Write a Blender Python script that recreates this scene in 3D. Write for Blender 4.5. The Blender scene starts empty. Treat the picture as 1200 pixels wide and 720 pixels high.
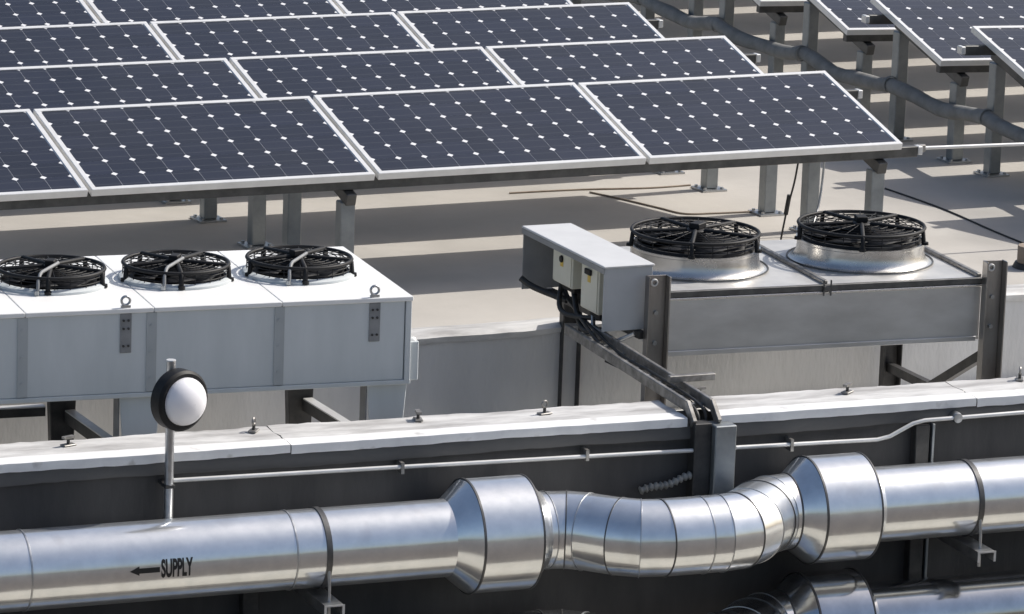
import bpy, bmesh, math, random
from mathutils import Vector, Matrix
R = math.radians
random.seed(7)
scene = bpy.context.scene
col = scene.collection

# ------------------------------------------------------------------ camera
cd = bpy.data.cameras.new('camera'); cam = bpy.data.objects.new('camera', cd); col.objects.link(cam)
YAW, PIT, ROL = 0.447739, 0.225248, 0.035257
fw = Vector((math.sin(YAW)*math.cos(PIT), math.cos(YAW)*math.cos(PIT), -math.sin(PIT)))
r0 = Vector((math.cos(YAW), -math.sin(YAW), 0)); u0 = r0.cross(fw)
rr = math.cos(ROL)*r0 + math.sin(ROL)*u0; uu = -math.sin(ROL)*r0 + math.cos(ROL)*u0
M = Matrix((rr, uu, -fw)).transposed().to_4x4(); M.translation = Vector((-8.0815, -22.0571, 4.7960))
cam.matrix_world = M
cd.sensor_width = 36.0; cd.lens = 36.0*5233.3/1200.0; cd.clip_start = 0.1; cd.clip_end = 3000
scene.camera = cam

# ------------------------------------------------------------------ sky, sun, exposure
SV = Vector((1.05, 0.07, 1.0)).normalized()
ELEV = math.asin(SV.z); AZ = math.atan2(SV.x, SV.y)
w = bpy.data.worlds.new('World'); scene.world = w; w.use_nodes = True
wn = w.node_tree.nodes; wl = w.node_tree.links
sky = wn.new('ShaderNodeTexSky'); sky.sky_type = 'NISHITA'; sky.sun_disc = False
sky.sun_elevation = ELEV; sky.sun_rotation = AZ; sky.air_density = 1.0; sky.dust_density = 3.2; sky.ozone_density = 1.0
wl.new(sky.outputs[0], wn['Background'].inputs[0]); wn['Background'].inputs[1].default_value = 0.115
sl = bpy.data.lights.new('sun', 'SUN'); sun = bpy.data.objects.new('sun', sl); col.objects.link(sun)
sl.energy = 4.4; sl.angle = R(0.53); sl.color = (1.0, 0.955, 0.89)
sun.rotation_euler = (-SV).to_track_quat('-Z', 'Y').to_euler()
scene.view_settings.view_transform = 'Standard'; scene.view_settings.look = 'None'
scene.view_settings.exposure = 0.08; scene.view_settings.gamma = 1.0
scene.view_settings.use_curve_mapping = False

# ------------------------------------------------------------------ helpers
class MB:
    def __init__(s): s.v = []; s.f = []
    def add(s, vs, fs):
        n = len(s.v); s.v += [tuple(p) for p in vs]; s.f += [tuple(i+n for i in f) for f in fs]; return s
    def box(s, x0, x1, y0, y1, z0, z1, m=None):
        vs = [Vector(p) for p in ((x0,y0,z0),(x1,y0,z0),(x1,y1,z0),(x0,y1,z0),(x0,y0,z1),(x1,y0,z1),(x1,y1,z1),(x0,y1,z1))]
        if m is not None: vs = [m @ p for p in vs]
        return s.add(vs, [(0,3,2,1),(4,5,6,7),(0,1,5,4),(1,2,6,5),(2,3,7,6),(3,0,4,7)])
    def bar(s, a, b, w_, h_, up=(0,0,1)):
        a = Vector(a); b = Vector(b); d = b-a; L = d.length; d.normalize()
        up = Vector(up); x = d.cross(up)
        if x.length < 1e-5: x = d.cross(Vector((1,0,0)))
        x.normalize(); z = x.cross(d)
        m = Matrix((x, d, z)).transposed().to_4x4(); m.translation = a
        return s.box(-w_/2, w_/2, 0, L, -h_/2, h_/2, m)
    def tube(s, pts, r, n=8, cap=True, closed=False):
        pts = [Vector(p) for p in pts]; N = len(pts); rings = []
        prev = None
        for i, p in enumerate(pts):
            if closed: t = pts[(i+1) % N]-pts[i-1]
            else: t = pts[min(i+1, N-1)]-pts[max(i-1, 0)]
            t.normalize()
            if prev is None:
                ref = Vector((0,0,1)) if abs(t.z) < 0.9 else Vector((0,1,0))
                x = t.cross(ref).normalized()
            else:
                x = (prev - t*prev.dot(t)).normalized()
            prev = x; y = t.cross(x)
            rad = r[i] if isinstance(r, (list, tuple)) else r
            rings.append([p+rad*(math.cos(2*math.pi*k/n)*x+math.sin(2*math.pi*k/n)*y) for k in range(n)])
        vs = [q for ring in rings for q in ring]; fs = []
        for i in range(N if closed else N-1):
            j = (i+1) % N
            for k in range(n):
                fs.append((i*n+k, i*n+(k+1) % n, j*n+(k+1) % n, j*n+k))
        if cap and not closed:
            fs.append(tuple(reversed(range(n)))); fs.append(tuple((N-1)*n+k for k in range(n)))
        return s.add(vs, fs)
    def ring(s, c, R_, r, axis='z', n=40, m=6):
        c = Vector(c); pts = []
        for k in range(n):
            a = 2*math.pi*k/n
            if axis == 'z': d = Vector((math.cos(a), math.sin(a), 0))
            elif axis == 'x': d = Vector((0, math.cos(a), math.sin(a)))
            else: d = Vector((math.cos(a), 0, math.sin(a)))
            pts.append(c+R_*d)
        return s.tube(pts, r, m, closed=True)
    def lathe(s, prof, n=40, axis='z', c=(0,0,0), closed=False):
        """prof = list of (radius, height) along axis"""
        c = Vector(c); vs = []
        for (ra, h) in prof:
            for k in range(n):
                a = 2*math.pi*k/n
                if axis == 'z': p = Vector((ra*math.cos(a), ra*math.sin(a), h))
                elif axis == 'x': p = Vector((h, ra*math.cos(a), ra*math.sin(a)))
                else: p = Vector((ra*math.sin(a), h, ra*math.cos(a)))
                vs.append(c+p)
        fs = []; N = len(prof)
        for i in range(N-1 if not closed else N):
            j = (i+1) % N
            for k in range(n):
                fs.append((i*n+k, i*n+(k+1) % n, j*n+(k+1) % n, j*n+k))
        return s.add(vs, fs)
    def disc(s, c, r, n=40, axis='z'):
        c = Vector(c); vs = []
        for k in range(n):
            a = 2*math.pi*k/n
            d = {'z': (math.cos(a), math.sin(a), 0), 'x': (0, math.cos(a), math.sin(a)), 'y': (math.sin(a), 0, math.cos(a))}[axis]
            vs.append(c+r*Vector(d))
        return s.add(vs, [tuple(range(n))])
    def mesh(s, name, mat, bevel=0, smooth=None):
        me = bpy.data.meshes.new(name); bm = bmesh.new()
        vs = [bm.verts.new(p) for p in s.v]
        for f in s.f:
            try: bm.faces.new([vs[i] for i in f])
            except ValueError: pass
        bmesh.ops.recalc_face_normals(bm, faces=bm.faces)
        if bevel:
            es = [e for e in bm.edges if len(e.link_faces) == 2 and e.calc_face_angle(0) > 0.6]
            bmesh.ops.bevel(bm, geom=es, offset=bevel, segments=1, affect='EDGES', clamp_overlap=True)
        bm.to_mesh(me); bm.free()
        if mat: me.materials.append(mat)
        if smooth is not None:
            me.polygons.foreach_set('use_smooth', [True]*len(me.polygons)); me.set_sharp_from_angle(angle=R(smooth))
        return me
    def build(s, name, mat, parent=None, bevel=0, smooth=None):
        o = bpy.data.objects.new(name, s.mesh(name, mat, bevel, smooth)); col.objects.link(o)
        if parent is not None: o.parent = parent
        return o

def tag(o, label, cat, group=None):
    o['label'] = label; o['category'] = cat
    if group: o['group'] = group
    return o
def struct(o): o['kind'] = 'structure'; return o
def stuff(o): o['kind'] = 'stuff'; return o
def thing(name, loc, label, cat, group=None, rz=0.0, rot=None):
    o = bpy.data.objects.new(name, None); col.objects.link(o); o.location = loc
    o.rotation_euler = rot if rot else (0, 0, rz); o.empty_display_size = 0.1
    return tag(o, label, cat, group)

# ------------------------------------------------------------------ materials
def mat(name, c1, c2=None, rough=0.5, metal=0.0, nscale=6.0, ndetail=6.0, rvar=0.0, bump=0.0, bscale=None, stretch=(1,1,1), coat=0.0, spec=0.5, lo=0.35, hi=0.65, speck=None, bdist=0.02):
    m = bpy.data.materials.new(name); m.use_nodes = True
    nt = m.node_tree; N = nt.nodes; L = nt.links; b = N['Principled BSDF']
    b.inputs['Metallic'].default_value = metal; b.inputs['Roughness'].default_value = rough
    b.inputs['Coat Weight'].default_value = coat; b.inputs['Coat Roughness'].default_value = 0.06
    b.inputs['Specular IOR Level'].default_value = spec
    b.inputs['Base Color'].default_value = (*c1, 1)
    tc = N.new('ShaderNodeTexCoord'); mp = N.new('ShaderNodeMapping'); mp.inputs['Scale'].default_value = stretch
    L.new(tc.outputs['Object'], mp.inputs['Vector'])
    nz = N.new('ShaderNodeTexNoise'); nz.inputs['Scale'].default_value = nscale; nz.inputs['Detail'].default_value = ndetail
    nz.inputs['Roughness'].default_value = 0.62
    L.new(mp.outputs[0], nz.inputs['Vector'])
    rp = N.new('ShaderNodeValToRGB'); rp.color_ramp.elements[0].position = lo; rp.color_ramp.elements[1].position = hi
    rp.color_ramp.elements[0].color = (*c1, 1); rp.color_ramp.elements[1].color = (*(c2 or c1), 1)
    L.new(nz.outputs['Fac'], rp.inputs['Fac'])
    out = rp.outputs['Color']
    if speck:
        n2 = N.new('ShaderNodeTexNoise'); n2.inputs['Scale'].default_value = speck[0]; n2.inputs['Detail'].default_value = 3
        L.new(mp.outputs[0], n2.inputs['Vector'])
        r2 = N.new('ShaderNodeValToRGB'); r2.color_ramp.elements[0].position = speck[1]; r2.color_ramp.elements[1].position = speck[1]+speck[2]
        L.new(n2.outputs['Fac'], r2.inputs['Fac'])
        mx = N.new('ShaderNodeMix'); mx.data_type = 'RGBA'
        L.new(r2.outputs['Color'], mx.inputs['Factor']); L.new(out, mx.inputs['A']); mx.inputs['B'].default_value = (*speck[3], 1)
        out = mx.outputs['Result']
    if c2 or speck: L.new(out, b.inputs['Base Color'])
    if rvar:
        mr = N.new('ShaderNodeMapRange'); mr.inputs['To Min'].default_value = max(0.02, rough-rvar); mr.inputs['To Max'].default_value = rough+rvar
        mr.inputs['From Min'].default_value = 0.3; mr.inputs['From Max'].default_value = 0.7
        L.new(nz.outputs['Fac'], mr.inputs['Value']); L.new(mr.outputs[0], b.inputs['Roughness'])
    if bump:
        nb = N.new('ShaderNodeTexNoise'); nb.inputs['Scale'].default_value = bscale or nscale*4; nb.inputs['Detail'].default_value = 4
        L.new(mp.outputs[0], nb.inputs['Vector'])
        bp = N.new('ShaderNodeBump'); bp.inputs['Strength'].default_value = bump; bp.inputs['Distance'].default_value = bdist
        L.new(nb.outputs['Fac'], bp.inputs['Height']); L.new(bp.outputs[0], b.inputs['Normal'])
    return m

M_ROOF = mat('roof_membrane', (0.395,0.372,0.338), (0.48,0.455,0.415), rough=0.75, nscale=1.1, ndetail=9, bump=0.06, bscale=30, lo=0.3, hi=0.7, speck=(0.9, 0.56, 0.22, (0.35,0.33,0.30)))
M_LOWER = mat('lower_roof_membrane', (0.58,0.57,0.54), (0.68,0.67,0.64), rough=0.7, nscale=1.5, ndetail=8)
M_WALLG = mat('rendered_wall', (0.56,0.555,0.545), (0.68,0.675,0.665), rough=0.85, nscale=2.2, ndetail=8, bump=0.3, bscale=30, stretch=(1,1,0.35), lo=0.3, hi=0.7)
M_MEMB = mat('white_membrane', (0.36,0.35,0.34), (0.64,0.635,0.62), rough=0.5, nscale=6, ndetail=9, bump=0.35, bscale=18, stretch=(0.35,1.6,1), lo=0.35, hi=0.6)
M_TRIM = mat('bright_edge_trim', (0.74,0.74,0.74), (0.86,0.86,0.85), rough=0.42, nscale=6, ndetail=8, bump=0.08, bscale=10, speck=(9.0, 0.62, 0.12, (0.55,0.54,0.52)))
M_DARKW = mat('dark_painted_wall', (0.028,0.028,0.030), (0.060,0.058,0.058), rough=0.65, nscale=3.0, ndetail=10, bump=0.15, bscale=20, stretch=(1,1,0.3))
M_FASC = mat('dark_fascia', (0.075,0.075,0.077), (0.11,0.108,0.106), rough=0.6, nscale=5, ndetail=8, bump=0.3, bscale=12, stretch=(0.4,1,1))
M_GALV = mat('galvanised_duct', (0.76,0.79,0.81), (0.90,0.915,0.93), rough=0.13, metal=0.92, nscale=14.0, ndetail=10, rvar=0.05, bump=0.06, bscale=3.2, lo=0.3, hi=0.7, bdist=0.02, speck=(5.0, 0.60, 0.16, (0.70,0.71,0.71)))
M_GALVDARK = mat('galvanised_darker', (0.52,0.54,0.56), (0.66,0.68,0.70), rough=0.14, metal=0.97, nscale=6.0, ndetail=9, rvar=0.04, bump=0.05, bscale=3.2)  # darker, smoother galvanised skin for the lower duct
M_GALV2 = mat('galvanised_dull', (0.42,0.43,0.44), (0.56,0.57,0.58), rough=0.38, metal=0.95, nscale=18, ndetail=6, rvar=0.08)
M_POST = mat('post_galvanised', (0.25,0.27,0.285), (0.34,0.36,0.37), rough=0.45, metal=0.75, nscale=9, ndetail=6, rvar=0.08)
M_SEAM = mat('dark_seam', (0.10,0.10,0.10), (0.16,0.16,0.16), rough=0.45, metal=0.8, nscale=12)
M_STEEL = mat('stainless', (0.56,0.56,0.56), (0.68,0.68,0.68), rough=0.46, metal=0.85, nscale=3.5, ndetail=7, rvar=0.04, stretch=(0.7,0.7,2), bump=0.02, bscale=8)
M_STEELTOP = mat('stainless_top', (0.56,0.55,0.53), (0.68,0.67,0.65), rough=0.26, metal=1.0, nscale=3.5, ndetail=7, rvar=0.08, bump=0.05, bscale=5)
M_DECK = mat('pale_galvanised_deck', (0.56,0.55,0.53), (0.68,0.67,0.65), rough=0.42, metal=0.45, nscale=4.5, ndetail=9, rvar=0.08, bump=0.04, bscale=6)
M_STEELPOST = mat('stainless_post', (0.26,0.245,0.235), (0.40,0.385,0.37), rough=0.36, metal=0.95, nscale=6, ndetail=6, rvar=0.08, stretch=(1,1,0.3))
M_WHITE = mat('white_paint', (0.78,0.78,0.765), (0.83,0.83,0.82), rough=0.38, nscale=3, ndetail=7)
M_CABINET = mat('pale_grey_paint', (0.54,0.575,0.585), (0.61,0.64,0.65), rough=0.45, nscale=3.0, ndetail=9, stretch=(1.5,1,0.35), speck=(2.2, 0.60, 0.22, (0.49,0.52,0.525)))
M_SEAMG = mat('grey_seam', (0.20,0.205,0.21), (0.27,0.275,0.28), rough=0.55, nscale=10)
M_RIB = mat('casing_rib', (0.36,0.385,0.395), (0.44,0.465,0.475), rough=0.5, nscale=5, ndetail=8, stretch=(1,1,0.4))
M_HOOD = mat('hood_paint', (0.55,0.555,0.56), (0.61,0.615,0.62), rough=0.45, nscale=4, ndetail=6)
M_HOODM = mat('hood_end_shade_tone', (0.42,0.43,0.44), (0.48,0.49,0.50), rough=0.5, nscale=4, ndetail=8)  # hood paint with the near end's shade put into its tone
M_HOODD = mat('hood_shade_tone', (0.22,0.222,0.225), (0.28,0.282,0.285), rough=0.5, nscale=4, ndetail=6)  # hood paint darkened to carry shade on the far and inner plates
M_BEIGE = mat('beige_enclosure', (0.62,0.60,0.50), (0.68,0.66,0.56), rough=0.45, nscale=6)
M_YELLOW = mat('yellow_label', (0.62,0.42,0.06), (0.70,0.50,0.10), rough=0.5, nscale=30)
M_BLACK = mat('black_plastic', (0.010,0.010,0.011), (0.018,0.018,0.019), rough=0.55, nscale=10, spec=0.25)
M_BLADE = mat('fan_blade_black', (0.011,0.011,0.012), (0.020,0.020,0.022), rough=0.6, nscale=8, spec=0.25)
M_DARKSTEELSHADE = mat('dark_steel_and_shade', (0.045,0.045,0.046), (0.08,0.078,0.076), rough=0.5, metal=0.5, nscale=12)  # dark steel; also shade coloured onto the white unit's rear legs
M_STRUT = mat('weathered_strut', (0.17,0.163,0.155), (0.36,0.35,0.335), rough=0.5, metal=0.7, nscale=14)
M_ALU = mat('anodised_frame', (0.72,0.72,0.71), (0.80,0.80,0.79), rough=0.42, metal=0.35, nscale=8)
M_BACK = mat('white_backsheet', (0.74,0.74,0.75), (0.80,0.80,0.80), rough=0.35, nscale=20, coat=0.5)
M_RAIL = mat('mounting_rail', (0.09,0.09,0.088), (0.14,0.138,0.135), rough=0.5, metal=0.6, nscale=10)
M_RAILW = mat('bright_rail', (0.62,0.62,0.61), (0.72,0.72,0.71), rough=0.4, metal=0.4, nscale=8)
M_DOME = mat('opal_dome', (0.84,0.83,0.86), (0.86,0.85,0.88), rough=0.35, nscale=5)
M_DOME.node_tree.nodes['Principled BSDF'].inputs['Subsurface Weight'].default_value = 0.6
M_DOME.node_tree.nodes['Principled BSDF'].inputs['Subsurface Radius'].default_value = (0.08, 0.08, 0.08)
M_DOME.node_tree.nodes['Principled BSDF'].inputs['Subsurface Scale'].default_value = 1.0
M_CABLE = mat('black_cable', (0.018,0.018,0.018), (0.03,0.03,0.03), rough=0.5, nscale=20)
M_WRAP = mat('wrapped_bundle', (0.22,0.22,0.212), (0.29,0.29,0.28), rough=0.95, nscale=9, bump=0.2, bscale=25, spec=0.1)
M_BROWN = mat('vent_brown', (0.22,0.17,0.13), (0.34,0.28,0.22), rough=0.6, nscale=8)
M_REFLCREAM = mat('reflection_cream', (0.47,0.44,0.37), (0.56,0.53,0.46), rough=0.8, nscale=1.0)  # colour of the unseen ground behind the ducts' cream reflection
M_REFLDARK = mat('reflection_dark', (0.075,0.062,0.053), (0.10,0.082,0.07), rough=0.85, nscale=2.0)  # colour of the unseen ground behind the ducts' dark reflections
M_GROUND = mat('terrace_ground', (0.12,0.10,0.085), (0.17,0.145,0.12), rough=0.8, nscale=0.4, ndetail=8)
M_INK = mat('black_ink', (0.012,0.012,0.013), None, rough=0.55)
M_FLEX = mat('flex_conduit', (0.18,0.18,0.17), (0.28,0.28,0.27), rough=0.5, nscale=20)

def cell_material():
    m = bpy.data.materials.new('solar_cell'); m.use_nodes = True
    nt = m.node_tree; N = nt.nodes; L = nt.links; b = N['Principled BSDF']
    b.inputs['Roughness'].default_value = 0.32; b.inputs['Coat Weight'].default_value = 0.36; b.inputs['Coat Roughness'].default_value = 0.08; b.inputs['Specular IOR Level'].default_value = 0.3
    tc = N.new('ShaderNodeTexCoord'); sx = N.new('ShaderNodeSeparateXYZ'); L.new(tc.outputs['Object'], sx.inputs[0])
    ab = N.new('ShaderNodeMath'); ab.operation = 'ABSOLUTE'; L.new(sx.outputs['Y'], ab.inputs[0])
    d = N.new('ShaderNodeMath'); d.operation = 'SUBTRACT'; d.inputs[1].default_value = 0.039; L.new(ab.outputs[0], d.inputs[0])
    a2 = N.new('ShaderNodeMath'); a2.operation = 'ABSOLUTE'; L.new(d.outputs[0], a2.inputs[0])
    lt = N.new('ShaderNodeMath'); lt.operation = 'LESS_THAN'; lt.inputs[1].default_value = 0.0013; L.new(a2.outputs[0], lt.inputs[0])
    oi = N.new('ShaderNodeObjectInfo')
    mr = N.new('ShaderNodeMapRange'); mr.inputs['To Min'].default_value = 0.75; mr.inputs['To Max'].default_value = 1.3; L.new(oi.outputs['Random'], mr.inputs['Value'])
    base = N.new('ShaderNodeMix'); base.data_type = 'RGBA'; base.blend_type = 'MULTIPLY'; base.inputs['Factor'].default_value = 1
    base.inputs['A'].default_value = (0.0085, 0.0102, 0.0205, 1)
    cmb = N.new('ShaderNodeCombineColor'); 
    for k in ('Red', 'Green', 'Blue'): L.new(mr.outputs[0], cmb.inputs[k])
    L.new(cmb.outputs[0], base.inputs['B'])
    nz = N.new('ShaderNodeTexNoise'); nz.inputs['Scale'].default_value = 2.2; nz.inputs['Detail'].default_value = 5
    L.new(tc.outputs['Object'], nz.inputs['Vector'])
    mx = N.new('ShaderNodeMix'); mx.data_type = 'RGBA'; L.new(lt.outputs[0], mx.inputs['Factor'])
    geo = N.new('ShaderNodeNewGeometry'); n3 = N.new('ShaderNodeTexNoise'); n3.inputs['Scale'].default_value = 1.3; n3.inputs['Detail'].default_value = 7
    L.new(geo.outputs['Position'], n3.inputs['Vector'])
    dr = N.new('ShaderNodeMapRange'); dr.inputs['From Min'].default_value = 0.42; dr.inputs['From Max'].default_value = 0.75; dr.inputs['To Max'].default_value = 0.09
    L.new(n3.outputs['Fac'], dr.inputs['Value'])
    dm = N.new('ShaderNodeMix'); dm.data_type = 'RGBA'; dm.inputs['B'].default_value = (0.10, 0.095, 0.088, 1)
    L.new(dr.outputs[0], dm.inputs['Factor']); L.new(base.outputs['Result'], dm.inputs['A'])
    L.new(dm.outputs['Result'], mx.inputs['A']); mx.inputs['B'].default_value = (0.07, 0.073, 0.08, 1)
    L.new(mx.outputs['Result'], b.inputs['Base Color'])
    return m
M_CELL = cell_material()
def two_lobe(m, rough2, fac):
    nt = m.node_tree; N = nt.nodes; L = nt.links; b = N['Principled BSDF']; out = N['Material Output']
    b2 = N.new('ShaderNodeBsdfPrincipled'); b2.inputs['Metallic'].default_value = b.inputs['Metallic'].default_value; b2.inputs['Roughness'].default_value = rough2
    for k in ('Base Color', 'Normal'):
        if b.inputs[k].is_linked: L.new(b.inputs[k].links[0].from_socket, b2.inputs[k])
    mx = N.new('ShaderNodeMixShader'); mx.inputs[0].default_value = fac
    L.new(b.outputs[0], mx.inputs[1]); L.new(b2.outputs[0], mx.inputs[2]); L.new(mx.outputs[0], out.inputs['Surface'])
two_lobe(M_GALV, 0.38, 0.34)
two_lobe(M_STEELTOP, 0.50, 0.25)

# ------------------------------------------------------------------ the setting
ZR = -0.69                                                # upper roof surface
YW = -0.92                                                # face of the step between the two roofs
ZL = -1.20                                                # lower roof surface
g = MB(); g.add([(-600,-700,-9),(600,-700,-9),(600,900,-9),(-600,900,-9)], [(0,1,2,3)])
struct(g.build('ground', M_GROUND))
b = MB(); b.box(-30, 45, YW+0.012, 52, -3.0, ZR); struct(b.build('upper_roof', M_ROOF))
b = MB(); b.box(-30, 45, -3.05, YW, -3.0, ZL); struct(b.build('lower_roof', M_LOWER))
b = MB(); b.box(-60, 60, -7.1, -4.75, -9, -4.0); struct(b.build('reflection_strip_cream', M_REFLCREAM))  # unseen strip, added so the ducts mirror a cream band
b = MB(); b.box(-60, 60, -160, -7.104, -9, -4.14); struct(b.build('reflection_ground_dark', M_REFLDARK))  # unseen dark ground, added for the dark line mirrored in the ducts
b = MB(); b.box(-60, 60, -4.746, -3.2, -9, -4.14); struct(b.build('reflection_strip_dark', M_REFLDARK))  # unseen dark strip, added to darken the reflection low on the ducts

# step wall carrying the upper roof edge
wall = thing('step_wall', (0, 0, 0), 'long grey rendered wall at the edge of the upper roof, behind both cooling units', 'wall')
b = MB(); b.box(-12, 20, YW-0.05, YW+0.011, ZL+0.003, ZR-0.035); b.build('wall_face', M_WALLG, wall)
b = MB(); n = 340; vs = []
for i in range(n+1):
    x = -12 + 32*i/n
    j1 = 0.008*math.sin(x*3.1)+0.006*math.sin(x*7.7+1)+random.uniform(-.004, .004)
    j2 = random.uniform(-.004, .004)+0.01*math.sin(x*1.7+.4)
    vs += [(x, YW-0.060+j2*0.3, ZR-0.04+j1), (x, YW-0.066+j2*0.3, ZR-0.008+j1*.5), (x, YW-0.03, ZR+0.016+j1*0.4), (x, YW+0.10+j2, ZR+0.012+j1*.3), (x, YW+0.2+j2*2, ZR-0.02)]
fs = [(i*5+k, (i+1)*5+k, (i+1)*5+k+1, i*5+k+1) for i in range(n) for k in range(4)]
b.add(vs, fs); b.build('edge_membrane', M_MEMB, wall, smooth=60)

# front parapet, a frame of its own: x along it, y=0 its front face, z=0 its top
PAZ = R(-3.2)
par = thing('parapet_wall', (-1.63, -3.28, -0.55), 'dark parapet wall with a ragged bright white coping, behind the round ducts', 'wall', rz=PAZ)
b = MB(); b.box(-4, 10, 0.012, 0.345, -3.44, -0.052); b.build('wall_face', M_DARKW, par)
def coping(x0, x1, seed):
    rnd = random.Random(seed); n = int((x1-x0)/0.05); vs = []
    for i in range(n+1):
        x = x0+(x1-x0)*i/n
        j = 0.002*math.sin(x*2.3+seed)+0.002*math.sin(x*9.1)+rnd.uniform(-.002, .002); q = rnd.uniform(-.005, .005)
        vs += [(x, 0.085+q, 0.002+j*.3), (x, 0.14, 0.012+j), (x, 0.24, 0.006-j), (x, 0.335+q, 0.010+j), (x, 0.362+q, -0.002), (x, 0.360+q, -0.05)]
    b = MB(); b.add(vs, [(i*6+k, (i+1)*6+k, (i+1)*6+k+1, i*6+k+1) for i in range(n) for k in range(5)])
    b.build('coping_membrane', M_MEMB, par, smooth=25)
    vs = []
    for i in range(n+1):
        x = x0+(x1-x0)*i/n
        j = 0.0022*math.sin(x*4.3+seed*2)+rnd.uniform(-.002, .002); q = rnd.uniform(-.004, .004)
        vs += [(x, -0.015+q*.2, -0.034+j), (x, -0.017+q*.2, -0.012+j*.4), (x, -0.014+q*.2, 0.0075+j*.4), (x, 0.045, 0.0125+j*.4), (x, 0.095+q, 0.010)]
    b = MB(); b.add(vs, [(i*5+k, (i+1)*5+k, (i+1)*5+k+1, i*5+k+1) for i in range(n) for k in range(4)])
    b.build('edge_trim', M_TRIM, par, smooth=22)
for q_, (xa_, xb_) in enumerate(((-4, -0.62), (-0.615, 1.40), (1.405, 3.44), (3.60, 5.02), (5.025, 10))): coping(xa_, xb_, 3+q_)
b = MB(); n = 220; vs = []
for i in range(n+1):
    x = -4+14*i/n; j = 0.004*math.sin(x*2.9)+random.uniform(-.002, .002)
    vs += [(x, -0.004, -0.032), (x, -0.012+j*.5, -0.075), (x, -0.010+j*.5, -0.098+j), (x, 0.0115, -0.100+j)]
b.add(vs, [(i*4+k, (i+1)*4+k, (i+1)*4+k+1, i*4+k+1) for i in range(n) for k in range(3)])
b.build('fascia_flashing', M_FASC, par, smooth=40)

# ------------------------------------------------------------------ solar panels
PW, PL, GAP, TILT = 1.65, 0.992, 0.0227, R(15.65)
FT = 0.042
def frame_mesh():
    b = MB(); e = 0.030
    b.box(0, PW, 0, e, -FT, 0); b.box(0, PW, PL-e, PL, -FT, 0)
    b.box(0, e, e+.0006, PL-e-.0006, -FT, -.0004); b.box(PW-e, PW, e+.0006, PL-e-.0006, -FT, -.0004)
    return b.mesh('frame', M_ALU, bevel=0.0025)
FRAME = frame_mesh()
BACK = MB().box(0.028, PW-0.028, 0.028, PL-0.028, -0.012, -0.006).mesh('backsheet', M_BACK)
JBOX = MB().box(0.78, 0.90, 0.80, 0.92, -0.036, -0.0125).mesh('junction_box', M_BLACK)
CS = 0.1569; PX = 0.1585; PY = 0.1580; CH = 0.0190
h = CS/2
def cell_poly(cx, cy, z):
    return [(cx-h+CH, cy-h, z), (cx+h-CH, cy-h, z), (cx+h, cy-h+CH, z), (cx+h, cy+h-CH, z), (cx+h-CH, cy+h, z), (cx-h+CH, cy+h, z), (cx-h, cy+h-CH, z), (cx-h, cy-h+CH, z)]
def cell_mesh():
    b = MB(); top = cell_poly(0, 0, 0); bot = cell_poly(0, 0, -0.0003)
    b.add(top+bot, [tuple(range(8))]+[(i, i+8, (i+1) % 8+8, (i+1) % 8) for i in range(8)])
    return b.mesh('cell', M_CELL)
CELL = cell_mesh()
def cell_xy(i, j): return (PW/2+(i-4.5)*PX, PL/2+(j-2.5)*PY)
def all_cells():
    b = MB()
    for i in range(10):
        for j in range(6):
            b.add(cell_poly(*cell_xy(i, j), -0.0055), [tuple(range(8))])
    return b.mesh('cell_sheet', M_CELL)
CELLS = all_cells()
def panel(loc, label, group, each=True, droop=0.0, az=0.0):
    t = thing('solar_panel', loc, label, 'solar panel', group)
    mm = Matrix.Rotation(az, 4, 'Z') @ Matrix.Rotation(droop+R(random.uniform(-.06, .06)), 4, 'Y') @ Matrix.Rotation(TILT+R(random.uniform(-.12, .12)), 4, 'X')
    t.rotation_euler = mm.to_euler()
    def lk(name, me, loc=(0, 0, 0)):
        o = bpy.data.objects.new(name, me); col.objects.link(o); o.parent = t; o.location = loc; return o
    lk('frame', FRAME); lk('backsheet', BACK); lk('junction_box', JBOX)
    if each:
        for i in range(10):
            for j in range(6):
                x, y = cell_xy(i, j); lk('cell', CELL, (x, y, -0.0055))
    else:
        stuff(lk('cell_sheet', CELLS))
    return t
ROWP = [0.0, 1.285, 2.62, 3.93]
ordn = ['nearest', 'second', 'third', 'fourth']
for r in range(4):
    for i in range(-1 if r < 2 else 0, 3):
        where = {2: 'at the right end', 1: 'second from the right end', 0: 'third from the right end', -1: 'cut by the left photo edge'}[i]
        panel((i*(PW+GAP), ROWP[r], 0), 'solar panel %s of the %s row, large left array' % (where, ordn[r]), 'panels of the large left array')
RX, RYS, RP = 6.70, 1.22, 1.23
rname = {-1: 'row nearest the camera', 0: 'row lowest at the right edge', 1: 'row with its whole left edge', 2: 'row behind the large one', 3: 'row touching the top edge', 4: 'second row beyond the top edge', 5: 'third row beyond the top edge', 6: 'second farthest row', 7: 'farthest row'}
for k in range(-1, 8):
    for i in range(2):
        vis = (k in (0, 1, 2, 3) and i == 0)
        zd = -0.0279*(i*(PW+GAP))
        lab = 'solar panel, %s of small right array, %s' % ('left end' if i == 0 else 'second', rname[k])
        panel((RX+(0.04 if k == 0 else 0)+i*(PW+GAP), RYS+RP*k, 0.0+zd), lab, 'panels of the small right array', each=vis, droop=R(1.6))

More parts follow.
